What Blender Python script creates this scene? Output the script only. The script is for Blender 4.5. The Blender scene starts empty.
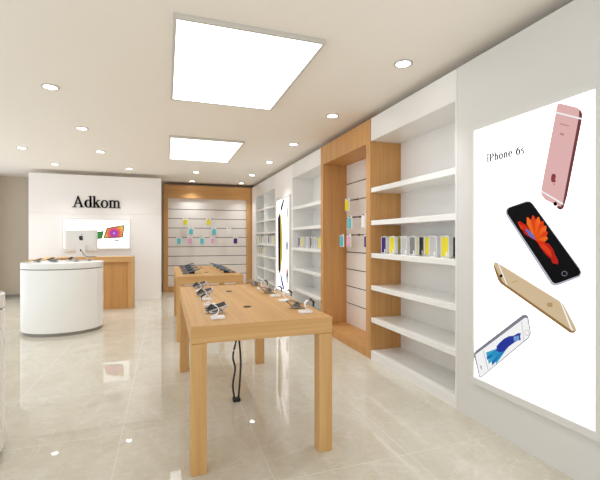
import bpy, bmesh, math, random
from mathutils import Vector, Matrix
random.seed(7)
PANEL = 3.2    # radiance of the ceiling panels
SPOT = 46.0     # watts per downlight
WORLD = 1.55     # even fill light, added through the sides left open
EXPO = -0.08
C = bpy.context.scene.collection
PI = math.pi

# ------------------------------------------------------------------ materials
def srgb(r, g, b):
    def f(c):
        c /= 255.0
        return c / 12.92 if c <= 0.04045 else ((c + 0.055) / 1.055) ** 2.4
    return (f(r), f(g), f(b), 1.0)

def new_mat(name):
    m = bpy.data.materials.new(name); m.use_nodes = True
    nt = m.node_tree
    return m, nt, nt.nodes['Principled BSDF']

def plain(name, col, rough=.5, metal=0.0, coat=0.0, bump=0.0, trans=0.0, spec=.5, var=0.03):
    """procedural paint: a faint noise varies tone and (optionally) bump"""
    m, nt, b = new_mat(name)
    tc = nt.nodes.new('ShaderNodeTexCoord'); nz = nt.nodes.new('ShaderNodeTexNoise')
    nz.inputs['Scale'].default_value = 6; nz.inputs['Detail'].default_value = 3
    nt.links.new(tc.outputs['Object'], nz.inputs['Vector'])
    mx = nt.nodes.new('ShaderNodeMix'); mx.data_type = 'RGBA'
    mx.inputs[6].default_value = tuple(c * (1 - var) for c in col[:3]) + (1,)
    mx.inputs[7].default_value = tuple(min(1, c * (1 + var)) for c in col[:3]) + (1,)
    nt.links.new(nz.outputs['Fac'], mx.inputs[0]); nt.links.new(mx.outputs[2], b.inputs['Base Color'])
    b.inputs['Roughness'].default_value = rough; b.inputs['Metallic'].default_value = metal
    b.inputs['Coat Weight'].default_value = coat; b.inputs['Coat Roughness'].default_value = .1
    b.inputs['Transmission Weight'].default_value = trans
    b.inputs['Specular IOR Level'].default_value = spec
    if bump:
        bp = nt.nodes.new('ShaderNodeBump'); bp.inputs['Strength'].default_value = bump; bp.inputs['Distance'].default_value = .002
        n2 = nt.nodes.new('ShaderNodeTexNoise'); n2.inputs['Scale'].default_value = 180
        nt.links.new(tc.outputs['Object'], n2.inputs['Vector']); nt.links.new(n2.outputs['Fac'], bp.inputs['Height'])
        nt.links.new(bp.outputs['Normal'], b.inputs['Normal'])
    return m

def glow(name, col, s):
    m, nt, b = new_mat(name)
    b.inputs['Base Color'].default_value = col
    b.inputs['Emission Color'].default_value = col; b.inputs['Emission Strength'].default_value = s
    b.inputs['Roughness'].default_value = .4
    return m

def backlit(name, col, s=.92):
    """ink on a back-lit print: the lamp behind shines through the colour"""
    m, nt, b = new_mat(name)
    b.inputs['Base Color'].default_value = tuple(c * .06 for c in col[:3]) + (1,)
    b.inputs['Emission Color'].default_value = col; b.inputs['Emission Strength'].default_value = s
    b.inputs['Roughness'].default_value = .6; b.inputs['Specular IOR Level'].default_value = .1
    return m

def wood(name, axis, light, dark, rough=.5):
    m, nt, b = new_mat(name)
    tc = nt.nodes.new('ShaderNodeTexCoord'); mp = nt.nodes.new('ShaderNodeMapping')
    sc = [46.0, 46.0, 46.0]; sc[axis] = 1.1
    mp.inputs['Scale'].default_value = sc
    nt.links.new(tc.outputs['Object'], mp.inputs['Vector'])
    n1 = nt.nodes.new('ShaderNodeTexNoise'); n1.inputs['Scale'].default_value = 1.0; n1.inputs['Detail'].default_value = 5
    n1.inputs['Roughness'].default_value = .6; n1.inputs['Distortion'].default_value = .25
    nt.links.new(mp.outputs['Vector'], n1.inputs['Vector'])
    mp2 = nt.nodes.new('ShaderNodeMapping'); s2 = [9.0, 9.0, 9.0]; s2[axis] = .35
    mp2.inputs['Scale'].default_value = s2; nt.links.new(tc.outputs['Object'], mp2.inputs['Vector'])
    n2 = nt.nodes.new('ShaderNodeTexNoise'); n2.inputs['Scale'].default_value = 1.0; n2.inputs['Detail'].default_value = 3
    nt.links.new(mp2.outputs['Vector'], n2.inputs['Vector'])
    ad = nt.nodes.new('ShaderNodeMath'); ad.operation = 'MULTIPLY_ADD'; ad.inputs[1].default_value = .55; 
    nt.links.new(n1.outputs['Fac'], ad.inputs[0])
    ml = nt.nodes.new('ShaderNodeMath'); ml.operation = 'MULTIPLY'; ml.inputs[1].default_value = .45
    nt.links.new(n2.outputs['Fac'], ml.inputs[0]); nt.links.new(ml.outputs[0], ad.inputs[2])
    rp = nt.nodes.new('ShaderNodeValToRGB')
    rp.color_ramp.elements[0].position = .30; rp.color_ramp.elements[0].color = dark
    rp.color_ramp.elements[1].position = .62; rp.color_ramp.elements[1].color = light
    nt.links.new(ad.outputs[0], rp.inputs['Fac']); nt.links.new(rp.outputs['Color'], b.inputs['Base Color'])
    b.inputs['Roughness'].default_value = rough
    bp = nt.nodes.new('ShaderNodeBump'); bp.inputs['Strength'].default_value = .08; bp.inputs['Distance'].default_value = .001
    nt.links.new(n1.outputs['Fac'], bp.inputs['Height']); nt.links.new(bp.outputs['Normal'], b.inputs['Normal'])
    return m

def marble_floor():
    m, nt, b = new_mat('cream_marble_tiles')
    tc = nt.nodes.new('ShaderNodeTexCoord')
    def noise(scale, detail, dist, stretch=(1, 1, 1)):
        mp = nt.nodes.new('ShaderNodeMapping'); mp.inputs['Scale'].default_value = stretch
        nt.links.new(tc.outputs['Object'], mp.inputs['Vector'])
        n = nt.nodes.new('ShaderNodeTexNoise'); n.inputs['Scale'].default_value = scale; n.inputs['Detail'].default_value = detail
        n.inputs['Distortion'].default_value = dist; n.inputs['Roughness'].default_value = .62
        nt.links.new(mp.outputs['Vector'], n.inputs['Vector']); return n
    n1 = noise(2.6, 8, 1.2, (1, .6, 1)); n2 = noise(1.3, 6, 2.0); n3 = noise(22, 4, .3)
    r1 = nt.nodes.new('ShaderNodeValToRGB')
    r1.color_ramp.elements[0].position = .33; r1.color_ramp.elements[0].color = FLOOR_DARK
    r1.color_ramp.elements[1].position = .66; r1.color_ramp.elements[1].color = FLOOR_LIGHT
    nt.links.new(n1.outputs['Fac'], r1.inputs['Fac'])
    # pale veins where the second noise crosses one half
    r2 = nt.nodes.new('ShaderNodeValToRGB')
    e = r2.color_ramp.elements
    e[0].position = .485; e[0].color = (0, 0, 0, 1); e[1].position = .5; e[1].color = (.5, .5, .5, 1)
    x = e.new(.515); x.color = (0, 0, 0, 1)
    nt.links.new(n2.outputs['Fac'], r2.inputs['Fac'])
    mx = nt.nodes.new('ShaderNodeMix'); mx.data_type = 'RGBA'; mx.inputs[7].default_value = FLOOR_VEIN
    nt.links.new(r2.outputs['Color'], mx.inputs[0]); nt.links.new(r1.outputs['Color'], mx.inputs[6])
    r3 = nt.nodes.new('ShaderNodeValToRGB')
    r3.color_ramp.elements[0].position = .35; r3.color_ramp.elements[0].color = (.95, .94, .92, 1)
    r3.color_ramp.elements[1].position = .6; r3.color_ramp.elements[1].color = (1, 1, 1, 1)
    nt.links.new(n3.outputs['Fac'], r3.inputs['Fac'])
    mu = nt.nodes.new('ShaderNodeMix'); mu.data_type = 'RGBA'; mu.blend_type = 'MULTIPLY'; mu.inputs[0].default_value = 1
    nt.links.new(mx.outputs[2], mu.inputs[6]); nt.links.new(r3.outputs['Color'], mu.inputs[7])
    mp = nt.nodes.new('ShaderNodeMapping'); mp.inputs['Location'].default_value = (.30 + .894 * 10, .894 * 13 - 2.17, 0)
    nt.links.new(tc.outputs['Object'], mp.inputs['Vector'])
    br = nt.nodes.new('ShaderNodeTexBrick'); br.offset = 0; br.squash = 1
    br.inputs['Scale'].default_value = 1; br.inputs['Brick Width'].default_value = .894; br.inputs['Row Height'].default_value = .894
    br.inputs['Mortar Size'].default_value = .0022; br.inputs['Mortar Smooth'].default_value = .3
    br.inputs['Color1'].default_value = (1, 1, 1, 1); br.inputs['Color2'].default_value = (.955, .95, .94, 1)
    br.inputs['Mortar'].default_value = (1.0, 1.0, 1.0, 1)
    nt.links.new(mp.outputs['Vector'], br.inputs['Vector'])
    m2 = nt.nodes.new('ShaderNodeMix'); m2.data_type = 'RGBA'; m2.blend_type = 'MULTIPLY'; m2.inputs[0].default_value = 1
    nt.links.new(mu.outputs[2], m2.inputs[6]); nt.links.new(br.outputs['Color'], m2.inputs[7])
    m3 = nt.nodes.new('ShaderNodeMix'); m3.data_type = 'RGBA'; m3.inputs[7].default_value = FLOOR_GROUT
    nt.links.new(br.outputs['Fac'], m3.inputs[0]); nt.links.new(m2.outputs[2], m3.inputs[6])
    nt.links.new(m3.outputs[2], b.inputs['Base Color'])
    b.inputs['Roughness'].default_value = .025; b.inputs['IOR'].default_value = 1.45
    b.inputs['Specular IOR Level'].default_value = .5
    return m

def flower_wallpaper():
    m, nt, b = new_mat('print_flower_wallpaper')
    tc = nt.nodes.new('ShaderNodeTexCoord')
    sep = nt.nodes.new('ShaderNodeVectorMath'); sep.operation = 'DISTANCE'
    sep.inputs[1].default_value = (-1.09, 9.54, 1.505)
    nt.links.new(tc.outputs['Object'], sep.inputs[0])
    rp = nt.nodes.new('ShaderNodeValToRGB'); e = rp.color_ramp.elements
    e[0].position = 0; e[0].color = srgb(245, 200, 250); e[1].position = .20; e[1].color = srgb(250, 205, 60)
    for p, c in ((.035, srgb(150, 20, 190)), (.075, srgb(215, 40, 150)), (.125, srgb(240, 110, 60))):
        x = e.new(p); x.color = c
    nt.links.new(sep.outputs['Value'], rp.inputs['Fac'])
    nt.links.new(rp.outputs['Color'], b.inputs['Emission Color']); b.inputs['Emission Strength'].default_value = .9
    b.inputs['Base Color'].default_value = (.03, .03, .03, 1); b.inputs['Roughness'].default_value = .6
    return m

FLOOR_LIGHT = srgb(218, 214, 202); FLOOR_DARK = srgb(206, 200, 184); FLOOR_VEIN = srgb(226, 223, 213); FLOOR_GROUT = srgb(230, 227, 218)
M = {}
M['white'] = plain('white_laminate', srgb(236, 235, 233), .32, var=.008)
M['white_gloss'] = plain('white_gloss_lacquer', srgb(240, 240, 238), .16, coat=.3, var=.008)
M['dimmed_wall'] = plain('dimmed_white_wall_panel', srgb(220, 219, 216), .5, var=.01)  # white panel with a darker colour, standing in for dimmer light near the front
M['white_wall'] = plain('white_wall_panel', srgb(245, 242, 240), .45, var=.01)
M['ceiling'] = plain('beige_ceiling_paint', srgb(244, 239, 231), .9, bump=.03, var=.01)
M['taupe'] = plain('taupe_wall_paint', srgb(204, 191, 174), .8, bump=.05, var=.02)
M['side_paint'] = plain('pale_wall_paint', srgb(226, 221, 213), .8, bump=.05, var=.02)
OL, OD = srgb(211, 168, 109), srgb(190, 140, 82)
WL, WD = srgb(206, 157, 97), srgb(182, 127, 69)
for k, ax in (('x', 0), ('y', 1), ('z', 2)):
    M['oak_' + k] = wood('light_oak_grain_' + k, ax, OL, OD)
    M['bay_oak_' + k] = wood('golden_oak_grain_' + k, ax, WL, WD)
M['slat'] = plain('pale_slat_laminate', srgb(233, 226, 221), .3, var=.01)
M['groove'] = plain('grey_metal_groove', srgb(92, 86, 84), .45, .3)
M['steel'] = plain('brushed_steel', srgb(150, 148, 145), .35, .85)
M['lampframe'] = plain('grey_aluminium_frame', srgb(206, 202, 194), .5)
M['ring'] = plain('pale_grey_ring', srgb(200, 197, 192), .5)
M['chrome'] = plain('polished_silver', srgb(205, 205, 208), .18, .9)
M['silver'] = plain('silver_aluminium', srgb(226, 225, 223), .35, .2)
M['plinth'] = plain('grey_recess', srgb(150, 146, 138), .5)
M['black'] = plain('black_plastic', srgb(22, 22, 24), .35)
M['ink'] = plain('black_acrylic_lettering', srgb(24, 26, 30), .3)
M['glass_black'] = plain('black_screen_glass', srgb(12, 13, 17), .3, spec=.25)
M['navy'] = plain('dark_navy_screen', srgb(26, 36, 54), .3, spec=.3)
M['teal_edge'] = plain('teal_tablet_cover', srgb(78, 122, 150), .4)
M['acrylic'] = plain('frosted_white_acrylic', srgb(246, 246, 248), .25)
M['case_white'] = plain('white_pack_plastic', srgb(240, 240, 240), .3)
M['yellow'] = plain('yellow_case', srgb(236, 222, 20), .35)
M['cyan'] = plain('turquoise_case', srgb(96, 200, 214), .35)
M['pink'] = plain('pink_case', srgb(232, 176, 206), .35)
M['purple'] = plain('dark_purple_case', srgb(58, 34, 128), .35)
M['clear'] = plain('light_grey_case', srgb(196, 197, 199), .3)
M['grey'] = plain('mid_grey_case', srgb(128, 128, 130), .35)
M['dark_grey'] = plain('dark_grey_case', srgb(84, 84, 88), .35)
M['panel_glow'] = glow('lit_ceiling_diffuser', (.935, .965, 1.0, 1), PANEL)
M['spot_glow'] = glow('lit_downlight_lens', (1.0, .99, .97, 1), 14.0)
M['lightbox_glow'] = glow('lit_white_display', (1, 1, 1, 1), 1.0)
M['screen_glow'] = glow('lit_wall_screen', (1, 1, 1, 1), .8)
for k, c in dict(rose=(228, 182, 180), rose_mid=(196, 138, 142), rose_dark=(112, 58, 62), rose_dark2=(140, 62, 66), print_white=(250, 250, 250),
                 print_black=(4, 4, 6), print_grey=(40, 42, 46), silver_print=(186, 190, 200), silver_dark=(128, 130, 142), fish_red=(226, 62, 22), fish_orange=(244, 110, 34),
                 fish_crimson=(186, 30, 22), fish_blue=(96, 112, 196), gold=(214, 190, 154), gold_dark=(150, 116, 70), gold_mid=(184, 152, 106),
                 fish_navy=(38, 56, 158), fish_sky=(120, 160, 214), fish_cyan=(58, 166, 206), fish_teal=(30, 116, 182), fish_yellow=(214, 186, 70),
                 green_print=(60, 150, 70), pink_print=(230, 150, 190)).items():
    M[k] = backlit('backlit_' + k, srgb(*c))
M['wallpaper'] = flower_wallpaper()

# ------------------------------------------------------------------ mesh helpers
class MB:
    def __init__(s): s.bm = bmesh.new(); s.slots = []; s.cur = 0
    def mat(s, m):
        if m not in s.slots: s.slots.append(m)
        s.cur = s.slots.index(m); return s
    def _face(s, vs):
        try:
            f = s.bm.faces.new(vs); f.material_index = s.cur; return f
        except ValueError: return None
    def box(s, x0, x1, y0, y1, z0, z1):
        v = [s.bm.verts.new((x, y, z)) for z in (z0, z1) for y in (y0, y1) for x in (x0, x1)]
        for q in ((0, 2, 3, 1), (4, 5, 7, 6), (0, 1, 5, 4), (2, 6, 7, 3), (0, 4, 6, 2), (1, 3, 7, 5)): s._face([v[i] for i in q])
        return s
    def prism(s, pts, vec):
        vec = Vector(vec); a = [s.bm.verts.new(p) for p in pts]; b = [s.bm.verts.new(Vector(p) + vec) for p in pts]
        n = len(pts); s._face(a); s._face(b[::-1])
        for i in range(n): s._face([a[i], a[(i + 1) % n], b[(i + 1) % n], b[i]])
        return s
    def strip(s, outer, inner, vec, closed=False):
        """a band between two polylines, extruded"""
        n = len(outer); vec = Vector(vec)
        oa = [s.bm.verts.new(p) for p in outer]; ia = [s.bm.verts.new(p) for p in inner]
        ob = [s.bm.verts.new(Vector(p) + vec) for p in outer]; ib = [s.bm.verts.new(Vector(p) + vec) for p in inner]
        for i in range(n if closed else n - 1):
            j = (i + 1) % n
            s._face([oa[i], oa[j], ia[j], ia[i]]); s._face([ob[j], ob[i], ib[i], ib[j]])
            s._face([oa[j], oa[i], ob[i], ob[j]]); s._face([ia[i], ia[j], ib[j], ib[i]])
        if not closed:
            s._face([oa[0], ia[0], ib[0], ob[0]]); s._face([ia[-1], oa[-1], ob[-1], ib[-1]])
        return s
    def loft(s, rings):
        rs = [[s.bm.verts.new(p) for p in r] for r in rings]; n = len(rs[0])
        for a, b in zip(rs, rs[1:]):
            for i in range(n): s._face([a[i], a[(i + 1) % n], b[(i + 1) % n], b[i]])
        s._face(rs[0][::-1]); s._face(rs[-1]); return s
    def cyl(s, c, r, h, n=24, r2=None, ry=None):
        r2 = r if r2 is None else r2
        k = (ry / r) if ry else 1
        f = lambda z, q: [(c[0] + q * math.cos(2 * PI * i / n), c[1] + q * k * math.sin(2 * PI * i / n), z) for i in range(n)]
        return s.loft([f(c[2], r), f(c[2] + h, r2)])
    def tube(s, pts, r, n=8):
        pts = [Vector(p) for p in pts]; rings = []; up = Vector((0.0, 0.0, 1.0))
        for i, p in enumerate(pts):
            t = (pts[min(i + 1, len(pts) - 1)] - pts[max(i - 1, 0)]).normalized()
            ref = up if abs(t.dot(up)) < .95 else Vector((1, 0, 0))
            a = t.cross(ref).normalized(); b = t.cross(a).normalized()
            rings.append([p + (a * math.cos(2 * PI * k / n) + b * math.sin(2 * PI * k / n)) * r for k in range(n)])
        return s.loft(rings)
    def build(s, name, m=None, parent=None, bevel=0.0, smooth=False, seg=2):
        bmesh.ops.recalc_face_normals(s.bm, faces=s.bm.faces)
        me = bpy.data.meshes.new(name); s.bm.to_mesh(me); s.bm.free()
        for mm in (s.slots or [m]): me.materials.append(M[mm])
        if smooth:
            for p in me.polygons: p.use_smooth = True
        o = bpy.data.objects.new(name, me); C.objects.link(o)
        if parent: o.parent = parent
        if bevel:
            b = o.modifiers.new('bevel', 'BEVEL'); b.width = bevel; b.segments = seg; b.limit_method = 'ANGLE'; b.angle_limit = math.radians(40)
        if smooth:
            e = o.modifiers.new('edges', 'EDGE_SPLIT'); e.split_angle = math.radians(40)
        return o

def tag(o, label, cat, group=None):
    o['label'] = label; o['category'] = cat
    if group: o['group'] = group
    return o

def thing(name, label, cat, loc=(0, 0, 0), rz=0.0, group=None):
    o = bpy.data.objects.new(name, None); C.objects.link(o); o.empty_display_size = .1
    o.location = loc; o.rotation_euler = (0, 0, rz)
    return tag(o, label, cat, group)

def copy_tree(o, parent=None):
    c = o.copy(); C.objects.link(c)
    if parent: c.parent = parent
    for ch in list(o.children): copy_tree(ch, c)
    return c

def dup(root, loc, label, rz=None, group=None):
    c = copy_tree(root); c.location = loc; c['label'] = label
    if rz is not None: c.rotation_euler = (0, 0, rz)
    if group: c['group'] = group
    return c

def struct(name, mb, m, **k):
    o = mb.build(name, m, **k); o['kind'] = 'structure'; return o

def B(*a): return MB().box(*a)

# ------------------------------------------------------------------ lettering
def glyph(ch):
    """serif letter as quads / bands in em units: ('poly', pts) or ('band', outer, inner, closed)"""
    G = []
    def P(*p): G.append(('poly', list(p)))
    def R(x0, y0, x1, y1): P((x0, y0), (x1, y0), (x1, y1), (x0, y1))
    def arc(cx, cy, rx, ry, ix, iy, a0, a1, icx=None, icy=None, n=18):
        icx = cx if icx is None else icx; icy = cy if icy is None else icy
        t = [math.radians(a0 + (a1 - a0) * i / n) for i in range(n + (0 if abs(a1 - a0) >= 360 else 1))]
        G.append(('band', [(cx + rx * math.cos(a), cy + ry * math.sin(a)) for a in t], [(icx + ix * math.cos(a), icy + iy * math.sin(a)) for a in t], abs(a1 - a0) >= 360))
    def stem_h(x, w, top): R(x, 0, x + w, top)
    if ch == 'A':
        P((.112, .01), (.155, .01), (.372, .62), (.350, .674)); P((.325, .655), (.372, .674), (.640, .01), (.535, .01))
        R(.205, .215, .51, .255); R(.015, 0, .25, .022); R(.45, 0, .71, .022); w = .722
    elif ch == 'd':
        arc(.245, .222, .218, .236, .130, .205, 0, 360, icx=.262); R(.345, .02, .428, .683); P((.265, .655), (.345, .655), (.428, .683), (.345, .683)); P((.345, 0), (.49, .03), (.49, .05), (.345, .05)); w = .5
    elif ch == 'k':
        R(.085, .01, .168, .683); P((.012, .655), (.09, .655), (.168, .683), (.09, .683)); R(.012, 0, .245, .022)
        P((.165, .215), (.165, .255), (.355, .43), (.405, .43)); R(.285, .43, .48, .45); P((.205, .265), (.268, .315), (.475, .01), (.365, .01)); R(.30, 0, .51, .022); w = .505
    elif ch == 'o':
        arc(.25, .222, .222, .238, .132, .208, 0, 360); w = .5
    elif ch in 'mnh':
        top = .683 if ch == 'h' else .45
        R(.085, .01, .165, top); P((.012, top - .03), (.09, top - .03), (.165, top), (.09, top)); R(.012, 0, .24, .022)
        for i in range(2 if ch == 'm' else 1):
            x = .165 + .26 * i
            arc(x + .09, .30, .17, .16, .09, .118, 0, 160, icx=x + .085); R(x + .175, .01, x + .258, .31); R(x + .105, 0, x + .33, .022)
        w = .778 if ch == 'm' else .5
    elif ch == 'i':
        R(.10, .01, .18, .45); P((.02, .42), (.10, .42), (.18, .45), (.10, .45)); R(.015, 0, .26, .022); arc(.14, .63, .075, .075, .0005, .0005, 0, 360, n=12); w = .28
    elif ch == 'P':
        R(.10, .01, .20, .66); R(.016, 0, .29, .022); R(.016, .64, .3, .662); arc(.27, .48, .27, .182, .165, .155, -90, 90); R(.2, .298, .28, .325); R(.2, .635, .28, .662); w = .556
    elif ch == 'e':
        arc(.235, .222, .21, .238, .125, .212, 0, 318, icx=.245); R(.10, .222, .44, .25); w = .444
    elif ch == '6':
        arc(.25, .21, .215, .222, .125, .195, 0, 360); arc(.45, .24, .415, .43, .33, .40, 100, 185); w = .5
    elif ch == 's':
        arc(.19, .335, .145, .125, .085, .10, 40, 275); arc(.19, .115, .155, .125, .09, .10, 90, -140); w = .389
    else: w = .3
    return G, w

def letters(text, put, vec, size, sx=1.0, track=0.0, bold=0.0):
    """one MB per letter; put(u, v) maps writing coordinates to 3D"""
    res = []; u = 0.0
    for ch in text:
        G, w = glyph(ch)
        if G:
            mb = MB()
            for du, dv in (((-bold, -bold * .5), (bold, -bold * .5), (-bold, bold * .5), (bold, bold * .5)) if bold else ((0, 0),)):
                for g in G:
                    f = lambda q: [put((u + a * sx + du) * size, (b + dv) * size) for a, b in q]
                    if g[0] == 'poly': mb.prism(f(g[1]), vec)
                    else: mb.strip(f(g[1]), f(g[2]), vec, g[3])
            res.append((ch, mb))
        u += w * sx + track
    return res, u * size

APPLE = [(0, .30), (.12, .36), (.28, .36), (.42, .24), (.33, .12), (.32, -.02), (.38, -.14), (.46, -.2), (.36, -.40), (.24, -.5), (.12, -.5), (0, -.45),
         (-.12, -.5), (-.24, -.48), (-.38, -.28), (-.45, 0), (-.42, .2), (-.28, .35), (-.12, .36)]
LEAF = [(0, .40), (.02, .52), (.1, .62), (.2, .66), (.19, .54), (.11, .44)]

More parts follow.
